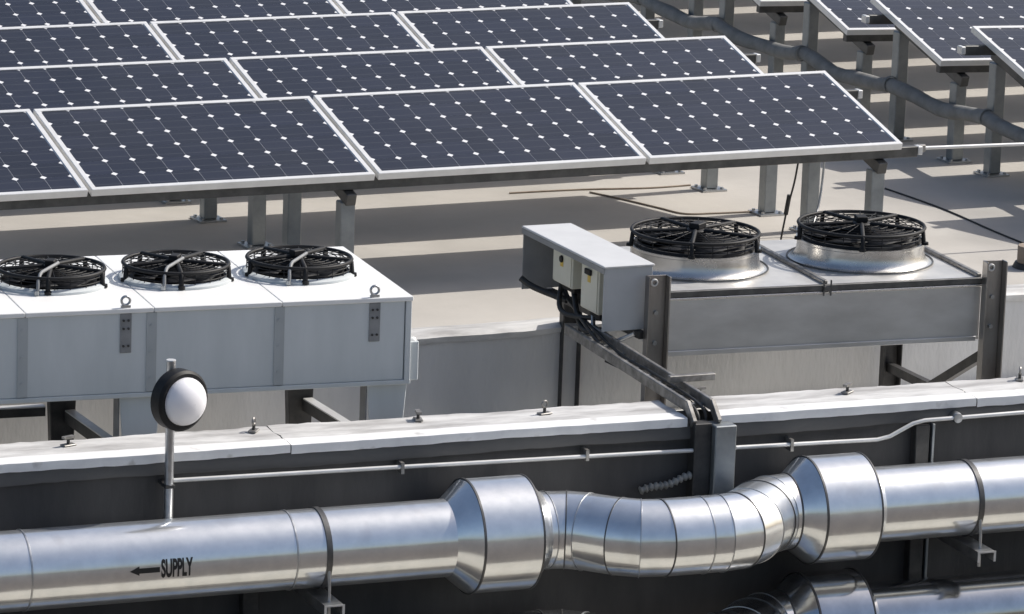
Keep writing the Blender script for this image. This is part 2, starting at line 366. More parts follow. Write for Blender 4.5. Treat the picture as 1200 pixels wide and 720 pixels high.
# racks: rails, posts
def rack(xa, xb, y, posts_x, label, group, droop=0.0, rear_only_x=None):
    t = thing('panel_rack', (0, y, ZR), label, 'rack', group)
    zf = 0.69-FT*math.cos(TILT); H = -ZR
    def zt(yy): return H+yy*math.tan(TILT)-FT/math.cos(TILT)-0.004
    def dz(x): return -math.tan(droop)*(x-xa)
    for yy, m in ((0.07, M_RAIL), (0.80, M_RAIL)):
        xl = 0.10 if (yy > 0.5 or not droop) else -0.02
        b = MB(); b.bar((xa-xl, yy, zt(yy)-0.035+dz(xa-.1)), (xb+0.13, yy, zt(yy)-0.035+dz(xb+.13)), 0.05, 0.062); b.build('rail', m, t, bevel=0.004)
        b = MB(); b.bar((xb+0.131, yy, zt(yy)-0.03+dz(xb)), (xb+0.16, yy, zt(yy)-0.03+dz(xb)), 0.062, 0.05); b.build('rail_end', M_RAILW, t, bevel=0.003)
        if xl < 0: continue
        b = MB(); b.bar((xa-0.101, yy, zt(yy)-0.03+dz(xa)), (xa-0.13, yy, zt(yy)-0.03+dz(xa)), 0.062, 0.05); b.build('rail_end', M_RAILW, t, bevel=0.003)
    for px in posts_x:
        b = MB(); b.bar((px, 0.02, zt(0.02)-0.105+dz(px)), (px, 0.90, zt(.90)-0.105+dz(px)), 0.06, 0.07); b.build('rafter', M_RAIL, t, bevel=0.004)
        for yy in (0.10, 0.86):
            b = MB(); top = zt(yy)-0.145+dz(px)
            b.box(px-0.042, px+0.042, yy-0.042, yy+0.042, 0.012, top); p = b.build('post', M_POST, t, bevel=0.006)
            b = MB(); b.box(px-0.085, px+0.085, yy-0.085, yy+0.085, 0.001, 0.0118)
            for sx in (-.06, .06):
                for sy in (-.06, .06): b.lathe([(0.012, 0.0119), (0.012, 0.024), (0.001, 0.025)], 6, c=(px+sx, yy+sy, 0))
            b.build('base_plate', M_GALV2, p)
    return t
for r in range(4):
    rack(-1*(PW+GAP) if r < 2 else 0, 2*(PW+GAP)+PW, ROWP[r], (1.52, 4.88), 'grey steel rack on square posts under the %s row of the large left array' % ordn[r], 'racks of the large left array')
for k in range(-1, 8):
    rack(RX, RX+2*PW+GAP, RYS+RP*k, (RX+0.20, RX+2.4), 'steel rack under small right array, %s' % rname[k], 'racks of the small right array', droop=R(1.6))

# wrapped cable bundle strung from post to post along the left end of the right array
pts = []; ys = [RYS+RP*k+0.80 for k in range(-2, 8)]
for a, y in enumerate(ys[:-1]):
    for q in range(8):
        s_ = q/8; yy = y+(ys[a+1]-y)*s_
        pts.append((RX+0.11+0.015*math.sin(yy*3), yy, -0.30-0.05*math.sin(math.pi*s_)+0.008*math.sin(yy*9)))
b = MB(); b.tube(pts, [0.050+0.003*math.sin(i*1.7) for i in range(len(pts))], 12)
bun = thing('cable_bundle', (0, 0, 0), 'thick dark sagging cable bundle strung along the posts of the small right array', 'cable')
b.build('wrapped_cable', M_WRAP, bun, smooth=60)
for k in range(-1, 8):
    b = MB(); b.lathe([(0.052, -0.012), (0.0555, -0.010), (0.0555, 0.010), (0.052, 0.012)], 18, axis='y', c=(RX+0.10, RYS+RP*k+0.80, -0.30)); b.build('tie_band', M_WRAP, bun, smooth=60)

# loose cables, strands in place of cable shadows, and small things on the upper roof
def cable(pts, r, label, m=M_CABLE, seg=6):
    P_ = [Vector(p) for p in pts]; out = []
    for i in range(len(P_)-1):
        p0 = P_[max(i-1, 0)]; p1 = P_[i]; p2 = P_[i+1]; p3 = P_[min(i+2, len(P_)-1)]
        for q in range(seg):
            t = q/seg
            out.append(0.5*((2*p1)+(p2-p0)*t+(2*p0-5*p1+4*p2-p3)*t*t+(3*p1-p0-3*p2+p3)*t**3))
    out.append(P_[-1])
    b = MB(); b.tube(out, r, 8)
    return tag(b.build('cable', m, None, smooth=60), label, 'cable')
zc = ZR+0.006
cable([(3.6,2.36,zc),(4.07,2.34,zc),(4.5,2.27,zc),(4.82,2.28,zc)], 0.0055, 'thin brown strand in place of a cable shadow, straight on the roof behind the shadow tip', M_BROWN)  # cable shadow line drawn as a thin brown strand
cable([(4.10,2.25,zc),(4.20,2.0,zc),(4.30,1.70,zc),(4.37,1.50,zc),(4.55,1.46,zc),(4.80,1.44,zc)], 0.0055, 'thin brown strand in place of a cable shadow, bending across the sunlit roof to a post base', M_BROWN)  # bent cable shadow, also laid down as a brown strand
cable([(5.98,1.85,zc),(6.01,1.2,zc),(5.97,0.5,zc),(5.96,0.1,zc)], 0.0055, 'dark cable lying on the roof at the edge of the right array shadow', M_CABLE)
cable([(4.62,0.55,-0.15),(4.60,0.56,-0.32),(4.58,0.60,-0.50),(4.56,0.62,zc)], 0.006, 'thin black cable hanging from the panels behind the left stainless fan')
b = MB(); b.tube([(4.588,0.59,-0.40),(4.578,0.605,-0.52)], 0.014, 8); 
tag(b.build('cable_connector', M_CABLE, None, smooth=50), 'small black plug connector on the thin cable hanging behind the left stainless fan', 'connector')
cable([(4.93,0.78,-0.1),(4.90,0.76,-0.40),(4.84,0.70,-0.55),(4.70,0.55,-0.63),(4.50,0.45,zc)], 0.007, 'light grey cable dropping beside the rear post and onto the roof', M_GALV2)
t = thing('tie_bar', (5.17, 0.10, -0.055), 'thin pale horizontal bar reaching from the nearest left row towards the right array', 'bar')
b = MB(); b.tube([(0, 0, 0), (0.8, -0.01, -0.012), (1.50, -0.02, -0.018)], 0.011, 8); b.build('pipe', M_RAILW, t, smooth=60)
b = MB(); b.box(-0.02, 0.03, -0.02, 0.02, -0.022, 0.022); b.build('end_clip', M_STRUT, t, bevel=0.003)
# short vent pipe at the right
t = thing('roof_vent', (5.66, -0.42, ZR), 'short brown round roof vent stub cut by the right photo edge', 'vent')
b = MB(); b.lathe([(0.001, 0.13), (0.085, 0.13), (0.088, 0.125), (0.088, 0.03), (0.001, 0.03)], 24); b.build('pipe', M_BROWN, t, smooth=40)
b = MB(); b.lathe([(0.001, 0.031), (0.10, 0.031), (0.115, 0.001), (0.001, 0.001)], 24); b.build('flange', M_DARKSTEELSHADE, t, smooth=40)

# ------------------------------------------------------------------ fans
def fan_parts(t, cx, cy, z0, rad, hgt, blades, seed):
    rnd = random.Random(seed)
    b = MB(); b.disc((cx, cy, z0+0.004), rad*0.93, 40); b.build('fan_well_shade', M_BLACK, t)  # black disc paints the shade of an opening that isn't cut
    b = MB(); b.lathe([(rad*0.91, z0+0.003), (rad*0.91, z0+hgt*0.22), (rad*0.95, z0+hgt*0.22), (rad*0.97, z0+0.003)], 44, c=(cx, cy, 0), closed=True); b.build('shroud', M_BLACK, t, smooth=40)
    off = rnd.uniform(0, 1.2)
    for k in range(blades):
        a0 = off+2*math.pi*k/blades; vs = []; n = 6
        for i in range(n+1):
            rr_ = rad*(0.2+0.70*i/n); sw = 0.30*i/n
            for sgn in (-1, 1):
                a = a0+sw+sgn*(0.40+0.03*i/n)
                vs.append((cx+rr_*math.cos(a), cy+rr_*math.sin(a), z0+hgt*0.30+sgn*(0.20*hgt)))
        bl = MB(); bl.add(vs, [(2*i, 2*i+1, 2*i+3, 2*i+2) for i in range(n)])
        o = bl.build('blade', M_BLADE, t, smooth=60)
        sm = o.modifiers.new('thick', 'SOLIDIFY'); sm.thickness = 0.004
    b = MB(); b.lathe([(0.001, z0+hgt*1.16), (rad*0.14, z0+hgt*1.14), (rad*0.165, z0+hgt*1.05), (rad*0.165, z0+hgt*0.2), (0.001, z0+hgt*0.2)], 20, c=(cx, cy, 0)); mo = b.build('motor', M_BLACK, t, smooth=40)
    aa = rnd.uniform(0, 6.28)
    b = MB(); m_ = Matrix.Translation((cx+rad*.06*math.cos(aa), cy+rad*.06*math.sin(aa), z0+hgt*1.16)) @ Matrix.Rotation(aa, 4, 'Z'); b.box(-rad*.13, rad*.13, -rad*.09, rad*.09, 0, 0.030, m_); b.build('terminal_box', M_BLADE, mo, bevel=0.004)
    # wire guard, slightly bent here and there
    b = MB(); wr = 0.0030
    for rr_ in (0.30, 0.44, 0.58, 0.72, 0.86):
        pts = [(cx+rad*rr_*math.cos(q*math.pi/22), cy+rad*rr_*math.sin(q*math.pi/22), z0+hgt*(1.0+0.04*(1-rr_))+rnd.uniform(-.0015, .0015)) for q in range(44)]
        b.tube(pts, wr, 5, closed=True)
    for zz in (0.45, 0.72): b.ring((cx, cy, z0+hgt*zz), rad*1.0, wr*0.9, 'z', 44, 5)
    ns = 20
    for k in range(ns):
        a = 2*math.pi*(k+.5)/ns+off+rnd.uniform(-.04, .04); c_, s_ = math.cos(a), math.sin(a)
        b.tube([(cx+rad*c_, cy+rad*s_, z0+hgt*0.15), (cx+rad*c_, cy+rad*s_, z0+hgt*0.94), (cx+rad*.95*c_, cy+rad*.95*s_, z0+hgt), (cx+rad*.18*c_, cy+rad*.18*s_, z0+hgt*1.04)], wr*0.8, 5)
    b.build('wire_guard', M_BLACK, t, smooth=70)
    b = MB(); b.ring((cx, cy, z0+hgt*0.97), rad*0.995, 0.0105, 'z', 48, 6); b.build('guard_ring', M_BLACK, t, smooth=70)
    for k in range(5):
        a = off*0.5+0.5+math.pi*2/5*k; c_, s_ = math.cos(a), math.sin(a)
        b = MB(); b.tube([(cx+rad*1.03*c_, cy+rad*1.03*s_, z0+0.004), (cx+rad*1.01*c_, cy+rad*1.01*s_, z0+hgt*0.92), (cx+rad*.96*c_, cy+rad*.96*s_, z0+hgt*1.02), (cx+rad*.15*c_, cy+rad*.15*s_, z0+hgt*1.10)], [0.013, 0.012, 0.011, 0.012], 8)
        b.build('guard_bracket', M_BLACK, t, smooth=60)
        b = MB(); b.lathe([(0.001, z0+0.020), (0.018, z0+0.018), (0.020, z0+0.003), (0.001, z0+0.003)], 10, c=(cx+rad*1.05*c_, cy+rad*1.05*s_, 0)); b.build('foot', M_BLACK, t, smooth=40)

# ------------------------------------------------------------------ white cooling unit (origin: its front right top corner on the ground)
WZ = -0.05; WA = R(-6.1)
wu = thing('cooling_unit', (0.704, -2.631, WZ), 'long white flat cooling unit with three black fans in view, left of the photo', 'cooling unit', rz=WA)
L0 = -2.60; DEP = 1.16; HT = 0.42
seams = [-0.664, -1.303, -1.935]
xs = [0.0]+seams+[L0]
b = MB(); b.box(L0+.01, -0.012, 0.012, DEP-0.01, -HT+.002, -0.024); b.build('body', M_SEAMG, wu)
for i in range(len(xs)-1):
    x1, x0 = xs[i]-(0.0 if i == 0 else 0.010), xs[i+1]+0.010
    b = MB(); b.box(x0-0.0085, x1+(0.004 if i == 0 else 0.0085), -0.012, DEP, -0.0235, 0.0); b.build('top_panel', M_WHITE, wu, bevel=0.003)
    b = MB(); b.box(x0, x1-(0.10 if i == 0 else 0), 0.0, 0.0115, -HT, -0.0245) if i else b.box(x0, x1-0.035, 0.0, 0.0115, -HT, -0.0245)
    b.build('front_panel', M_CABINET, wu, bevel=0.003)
b = MB(); b.box(-0.030, -0.0, -0.006, DEP-.01, -HT-0.004, -0.0245); b.build('end_panel', M_CABINET, wu, bevel=0.003)
for s_ in seams:
    b = MB(); b.box(s_-0.034, s_+0.0105, -0.005, 0.0, -HT+0.004, -0.026); b.box(s_+0.0108, s_+0.016, -0.003, 0.0, -HT+0.004, -0.026)
    for k in range(3): b.lathe([(0.001, -0.009), (0.008, -0.009), (0.008, -0.003)], 8, axis='y', c=(s_-0.012, 0, -0.09-0.13*k))
    b.build('seam_strip', M_RIB, wu)
# end connection cover
b = MB(); b.box(0.001, 0.050, 0.02, 0.12, -HT-0.012, -0.235); b.build('connection_cover', M_CABINET, wu, bevel=0.004)
b = MB(); b.lathe([(0.001, 0.016), (0.014, 0.012), (0.02, 0.0)], 12, c=(0.026, 0.05, -0.234)); b.build('cover_cap', M_WHITE, wu, smooth=50)
b = MB(); b.box(L0, 0.003, -0.004, 0.03, -HT-0.024, -HT-0.001); b.build('bottom_rail', M_CABINET, wu, bevel=0.003)
b = MB(); b.box(L0, 0.0, 0.05, DEP-.02, -HT-0.014, -HT-0.001); b.build('coil_face', M_DARKSTEELSHADE, wu)
# lifting eyes and their plates
for ex in (-0.19, -1.44):
    b = MB(); b.ring((ex, 0.006, 0.035), 0.021, 0.007, 'y', 20, 8); b.box(ex-0.024, ex+0.024, 0.0, 0.012, 0.001, 0.012)
    b.build('lifting_eye', M_GALV2, wu, smooth=50)
    b = MB(); b.box(ex-0.028, ex+0.028, -0.006, -0.0005, -0.22, -0.026); p = b.build('eye_plate', M_SEAMG, wu, bevel=0.002)
    b = MB()
    for zz in (-0.06, -0.10, -0.185): 
        for xo in (-0.012, 0.012): b.lathe([(0.001, -0.011), (0.006, -0.011), (0.006, -0.0062)], 8, axis='y', c=(ex+xo, 0, zz))
    b.build('plate_bolt', M_DARKSTEELSHADE, p)
for q, fx in enumerate((-0.40, -1.035, -1.665, -2.30)):
    fan_parts(wu, fx, 0.60, 0.001, 0.262, 0.078, 7, 11+q)
    b = MB(); a = 4.25
    p0 = Vector((fx+0.30*math.cos(a), 0.60+0.30*math.sin(a), 0.004)); p1 = Vector((fx+0.272*math.cos(a), 0.60+0.272*math.sin(a), 0.064)); p2 = Vector((fx+0.2*math.cos(a), 0.60+0.2*math.sin(a), 0.096)); p3 = Vector((fx+0.03, 0.60-0.02, 0.102))
    b.tube([p0, p0.lerp(p1, .5)+Vector((0, -.008, 0)), p1, p1.lerp(p2, .5)+Vector((0, 0, .012)), p2, p3], 0.009, 8); b.build('motor_cable', M_SEAMG, wu, smooth=60)
    b = MB(); b.lathe([(0.001, 0.022), (0.012, 0.02), (0.014, 0.001), (0.001, .001)], 10, c=tuple(p0)); b.build('cable_gland', M_GALV2, wu, smooth=40)
    b = MB(); b.lathe([(0.285, 0.0005), (0.285, 0.012), (0.262, 0.022), (0.25, 0.022), (0.25, 0.0005)], 44, c=(fx, 0.60, 0), closed=True); b.build('base_ring', M_CABINET, wu, smooth=40)
ZF = ZL-WZ
def leg_taper(t, x, y, wt, wb, dt, z1, z0, m, name='leg'):
    b = MB(); vs = [(x-wt/2, y, z1), (x+wt/2, y, z1), (x+wt/2, y+dt, z1), (x-wt/2, y+dt, z1), (x-wb/2, y, z0), (x+wb/2, y, z0), (x+wb/2, y+dt, z0), (x-wb/2, y+dt, z0)]
    b.add(vs, [(0,1,2,3), (7,6,5,4), (0,4,5,1), (1,5,6,2), (2,6,7,3), (3,7,4,0)]); return b.build(name, m, t, bevel=0.004)
for x in (-0.105, -1.355, -2.5):
    leg_taper(wu, x, 0.03, 0.205, 0.10, 0.012, -HT-0.0245, ZF+.001, M_CABINET)
    b = MB(); b.box(x-0.104, x-0.098, 0.045, 0.14, ZF*.6, -HT-0.026); b.build('leg_flange', M_SEAMG, wu)
    xr = x-0.13
    leg_taper(wu, xr, DEP-0.10, 0.16, 0.10, 0.07, -HT-0.0145, ZF+.001, M_DARKSTEELSHADE)  # rear leg coloured dark in place of its shade
    b = MB(); b.bar((xr+0.03, DEP-0.11, -0.80), (x+0.0, 0.05, -0.80), 0.05, 0.06); p = b.build('leg_beam', M_DARKSTEELSHADE, wu)
    b = MB(); b.bar((xr+0.03, DEP-0.12, -0.766), (x+0.0, 0.05, -0.766), 0.05, 0.007); b.build('beam_pale_top', M_RAILW, p)  # pale strip along the top of the dark beam
b = MB(); b.box(-2.50, -1.57, DEP-0.08, DEP-0.03, -0.80, -0.755); p = b.build('rear_beam', M_DARKSTEELSHADE, wu)
b = MB(); b.box(-2.50, -1.57, DEP-0.082, DEP-0.028, -0.7545, -0.748); b.build('beam_pale_top', M_RAILW, p)  # pale strip on top of the rear beam

# ------------------------------------------------------------------ stainless cooling unit (origin: front left top corner)
SZ = -0.25; SA = R(-5.5)
su = thing('cooling_unit', (2.37, -2.13, SZ), 'stainless steel cooling unit with two large caged fans, right of the grey hood', 'cooling unit', rz=SA)
SL = 1.80; SD = 1.10; SH = 0.335
b = MB(); b.box(0.0, SL, 0.0, SD, -SH, -0.020); b.build('body', M_STEEL, su, bevel=0.004)
for x0, x1 in ((0.0, 0.897), (0.903, SL)):
    b = MB(); b.box(x0, x1, 0.012, SD, -0.0195, 0.0); b.build('top_panel', M_DECK, su, bevel=0.003)
b = MB(); b.box(-0.004, SL+0.004, -0.010, 0.0115, -0.032, 0.004); b.build('top_rim', M_SEAM, su, bevel=0.004)
b = MB(); b.box(-0.004, SL+0.004, -0.012, 0.0, -0.045, -0.0325); b.build('front_lip', M_STEELTOP, su, bevel=0.003)
b = MB(); b.box(0.02, SL-0.02, -0.006, -0.0005, -SH-0.006, -SH+0.02); b.build('bottom_lip', M_STEEL, su, bevel=0.002)
for x in (0.90, SL-0.012):
    b = MB(); b.box(x-0.014, x+0.014, 0.013, SD, 0.0005, 0.022); b.build('top_seam', M_STRUT, su, bevel=0.004)
b = MB(); b.box(0.875, 0.885, -0.018, -0.0125, -0.055, 0.03); b.box(0.915, 0.925, -0.018, -0.0125, -0.055, 0.03); b.box(0.875, 0.925, -0.018, -0.0125, -0.03, -0.005); b.build('lifting_clip', M_SEAM, su, bevel=0.002)
for q, fx in enumerate((0.375, 1.335)):
    b = MB(); b.lathe([(0.392, 0.0005), (0.392, 0.006), (0.375, 0.009), (0.358, 0.020), (0.348, 0.04), (0.342, 0.07), (0.342, 0.102), (0.348, 0.106), (0.348, 0.118), (0.32, 0.118), (0.32, 0.02), (0.392, 0.0005)], 56, c=(fx, 0.55, 0)); b.build('fan_collar', M_STEELTOP, su, smooth=40)
    b = MB(); b.ring((fx, 0.55, 0.008), 0.392, 0.005, 'z', 56, 6); b.build('collar_seam', M_SEAM, su, smooth=60)
    fan_parts(su, fx, 0.55, 0.116, 0.340, 0.078, 7, 31+q)
ZF = ZL-SZ
def channel(t, x, y, z0, z1, w_, d_, m, name='leg', hole=False):
    b = MB(); tk = 0.008
    b.box(x-w_/2, x-w_/2+tk, y-d_, y, z0, z1); b.box(x+w_/2-tk, x+w_/2, y-d_, y, z0, z1); b.box(x-w_/2+tk+.0003, x+w_/2-tk-.0003, y-tk, y-.0002, z0, z1-.0002)
    return b.build(name, m, t, bevel=0.002)
for x, nm in ((-0.066, 'l'), (SL+0.05, 'r')):
    o = channel(su, x, -0.014, ZF+.001, 0.098, 0.12, 0.06, M_STEELPOST)
    b = MB(); b.ring((x-0.015, -0.028, 0.060), 0.016, 0.006, 'y', 16, 6); b.build('bolt_hole', M_RAILW, o, smooth=60)
    for zz in (-0.10, -0.26):
        b = MB(); b.lathe([(0.001, -0.034), (0.012, -0.034), (0.013, -0.0225)], 6, axis='y', c=(x, 0, zz)); b.build('bolt', M_GALV2, o)
    channel(su, x-0.02, SD+0.072, ZF+.001, -0.30, 0.11, 0.06, M_DARKSTEELSHADE)
b = MB(); b.bar((SL+0.03, 0.0, -0.42), (SL+0.01, 0.56, -0.73), 0.04, 0.05); b.build('brace', M_DARKSTEELSHADE, su)
b = MB(); b.bar((SL+0.01, 0.56, -0.735), (SL+0.02, SD+0.04, -0.76), 0.04, 0.05); b.build('brace', M_DARKSTEELSHADE, su)
b = MB(); b.bar((-0.05, SD*0.6, -0.50), (0.10, -0.40, -0.50), 0.04, 0.05); b.build('brace', M_DARKSTEELSHADE, su)

# ------------------------------------------------------------------ isolator hood at the left end of the stainless unit
hd = thing('switch_hood', (2.30, -2.10, -0.10), 'open sided grey metal hood sheltering two beige switch boxes, left of the stainless unit', 'hood', rz=R(-1.5))
HD = 1.03; HW = 0.275; HH = 0.345
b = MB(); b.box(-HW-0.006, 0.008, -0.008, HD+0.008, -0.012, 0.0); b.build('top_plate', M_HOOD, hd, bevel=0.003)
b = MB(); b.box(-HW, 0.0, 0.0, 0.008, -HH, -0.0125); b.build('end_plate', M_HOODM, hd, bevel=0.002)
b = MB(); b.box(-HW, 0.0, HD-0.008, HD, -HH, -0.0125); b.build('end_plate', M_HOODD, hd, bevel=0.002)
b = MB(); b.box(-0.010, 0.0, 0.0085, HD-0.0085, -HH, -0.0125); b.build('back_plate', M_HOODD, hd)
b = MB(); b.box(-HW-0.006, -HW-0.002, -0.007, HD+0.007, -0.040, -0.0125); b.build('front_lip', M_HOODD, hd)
for k, (y0, y1, z0, z1) in enumerate(((0.50, 0.74, -0.235, -0.035), (0.17, 0.38, -0.30, -0.045))):
    sb = thing('switch_box', (2.30, -2.10, -0.10), ['beige switch box with dark handle, nearer one under the grey hood', 'beige switch box with a yellow mark, farther one under the grey hood'][1-k], 'switch box', 'switch boxes under the hood', rz=R(-1.5))
    b = MB(); b.box(-0.225, -0.011, y0, y1, z0, z1); b.build('housing', M_BEIGE, sb, bevel=0.006)
    b = MB(); b.box(-0.230, -0.2255, y0+0.008, y1-0.008, z0+0.008, z1-0.008); lid = b.build('lid', M_BEIGE, sb, bevel=0.003)
    ym = (y0+y1)/2
    b = MB(); b.box(-0.232, -0.2303, ym-0.018, ym+0.018, z1-0.10, z1-0.055); b.build('yellow_label', M_YELLOW, lid)
    if k == 1:
        b = MB(); b.box(-0.245, -0.2322, ym-0.035, ym+0.035, z1-0.06, z1-0.03); b.build('handle', M_BLACK, lid, bevel=0.003)
    else:
        b = MB(); b.lathe([(0.001, -0.240), (0.018, -0.240), (0.020, -0.2322)], 14, axis='x', c=(0, ym, z1-0.06)); b.build('handle', M_BLACK, lid)
    b = MB(); b.box(-0.19, -0.05, y0+0.04, y1-0.04, z0-0.035, z0-0.0005); b.build('gland_plate', M_BLACK, sb, bevel=0.004)

# cable tray from under the hood over the parapet
tr = thing('cable_tray', (0, 0, 0), 'weathered steel cable tray running from under the grey hood over the white coping', 'cable tray')
A0, A1 = Vector((2.045, -1.78, -0.50)), Vector((1.90, -3.42, -0.50))
dd = (A1-A0).normalized(); sx = Vector((-dd.y, dd.x, 0))
for s_ in (-0.065, 0.065):
    b = MB(); b.bar(A0+sx*s_, A1+sx*s_, 0.022, 0.055); b.build('side_rail', M_STRUT, tr, bevel=0.003)
for k in range(11):
    p = A0.lerp(A1, (k+.4)/11)
    b = MB(); b.bar(p-sx*0.056+Vector((0, 0, -.02)), p+sx*0.056+Vector((0, 0, -.02)), 0.03, 0.012); b.build('rung', M_STRUT, tr)
for s_, e in ((-0.065, .0), (0.065, .03)):
    c0 = A1+sx*s_
    b = MB(); b.bar(c0+Vector((0, 0, 0.012)), c0+dd*0.10+Vector((0, 0, -0.07)), 0.022, 0.05); b.build('drop_rail', M_STRUT, tr, bevel=0.003)
b = MB(); cr = Vector((1.97, -3.05, -0.46))
b.bar(cr-Vector((0.05, 0, 0)), cr+Vector((0.20, -.01, 0.0)), 0.035, 0.035, up=(0, 0, 1)); b.build('cross_strut', M_STRUT, tr, bevel=0.003)
for k in range(2):
    o_ = (-0.03, 0.03)[k]
    pts = [Vector((2.20, -1.30+0.05*k, -0.33)), Vector((2.17-.01*k, -1.40, -0.43)), A0.lerp(A1, .28)+sx*o_, A0.lerp(A1, .6)+sx*(o_*.9), A0.lerp(A1, .97)+sx*o_*.8+Vector((0, 0, -.012)), A1+sx*o_*.6+dd*0.05+Vector((0, 0, -.08))]
    pts[2] += Vector((0, 0, (-.004, -.01)[k])); pts[3] += Vector((0.008*(k-.5), 0, (-.012, -.006)[k]))
    cable(pts, (0.010, 0.008)[k], ['left', 'right'][k]+' black cable lying in the tray over the white coping')
# drooping wires beneath the hood
for k, (a, m_, e, r_, lb) in enumerate((
    ((2.17,-1.45,-0.36), (2.10,-1.75,-0.52), (2.22,-2.05,-0.40), 0.016, 'black flexible cable looping under the near beige switch box'),
    ((2.18,-1.30,-0.34), (2.06,-1.55,-0.46), (2.16,-1.85,-0.44), 0.014, 'black cable sagging under the far beige switch box'),
    ((2.00,-1.16,-0.36), (2.05,-1.22,-0.40), (2.16,-1.40,-0.44), 0.018, 'stubby black cable end poking out behind the hood'),
    ((2.14,-1.75,-0.42), (2.08,-1.95,-0.55), (2.20,-2.12,-0.46), 0.012, 'thin light grey cable under the near end of the hood'))):
    cable([a, m_, e], r_, lb, M_CABLE if k < 3 else M_GALV2, seg=8)
ss = thing('support_strut', (0, 0, 0), 'dark steel strut carrying the grey hood between the two left legs', 'strut')
b = MB(); b.bar((2.22, -0.98, -0.47), (2.24, -2.13, -0.47), 0.04, 0.04); b.build('strut_bar', M_DARKSTEELSHADE, ss, bevel=0.003)
for y in (-1.35, -1.95):
    b = MB(); b.bar((2.225, y, -0.45), (2.285, y, -0.43), 0.03, 0.03); b.build('clip', M_DARKSTEELSHADE, ss)
    b = MB(); b.box(2.27, 2.295, y-0.02, y+0.02, -0.50, -0.3); b.build('hanger_plate', M_DARKSTEELSHADE, ss)

# ------------------------------------------------------------------ ducts, in the parapet's frame
def pfr(name, label, cat, group=None, loc=(0, 0, 0)):
    t = thing(name, par.matrix_basis @ Vector(loc), label, cat, group, rz=PAZ)
    return t
par.rotation_mode = 'XYZ'
par_m = Matrix.Translation((-1.63, -3.28, -0.55)) @ Matrix.Rotation(PAZ, 4, 'Z')
def pfr(name, label, cat, group=None, loc=(0, 0, 0)):
    return thing(name, par_m @ Vector(loc), label, cat, group, rz=PAZ)
RD, RS = 0.185, 0.272
VN, VF = -0.30, -0.57
def section_ring(p, tdir, r, n=56):
    x = Vector((0, 0, 1)).cross(tdir).normalized(); z = tdir.cross(x)
    return [p+r*(math.cos(2*math.pi*k/n)*z+math.sin(2*math.pi*k/n)*x) for k in range(n)]
def loft_(t, name, secs, m=M_GALV):
    b = MB(); n = 56; vs = []
    for (p, d, r) in secs: vs += section_ring(Vector(p), Vector(d).normalized(), r, n)
    fs = [(i*n+k, i*n+(k+1) % n, (i+1)*n+(k+1) % n, (i+1)*n+k) for i in range(len(secs)-1) for k in range(n)]
    b.add(vs, fs); return b.build(name, m, t, smooth=30)
def seam_ring_(t, p, d, r, wdt=0.006, hgt=0.004, m=M_SEAM, name='seam'):
    d = Vector(d).normalized(); p = Vector(p)
    return loft_(t, name, [(p-d*wdt, d, r), (p-d*wdt*.7, d, r+hgt), (p+d*wdt*.7, d, r+hgt), (p+d*wdt, d, r)], m)
X1 = Vector((1, 0, 0))
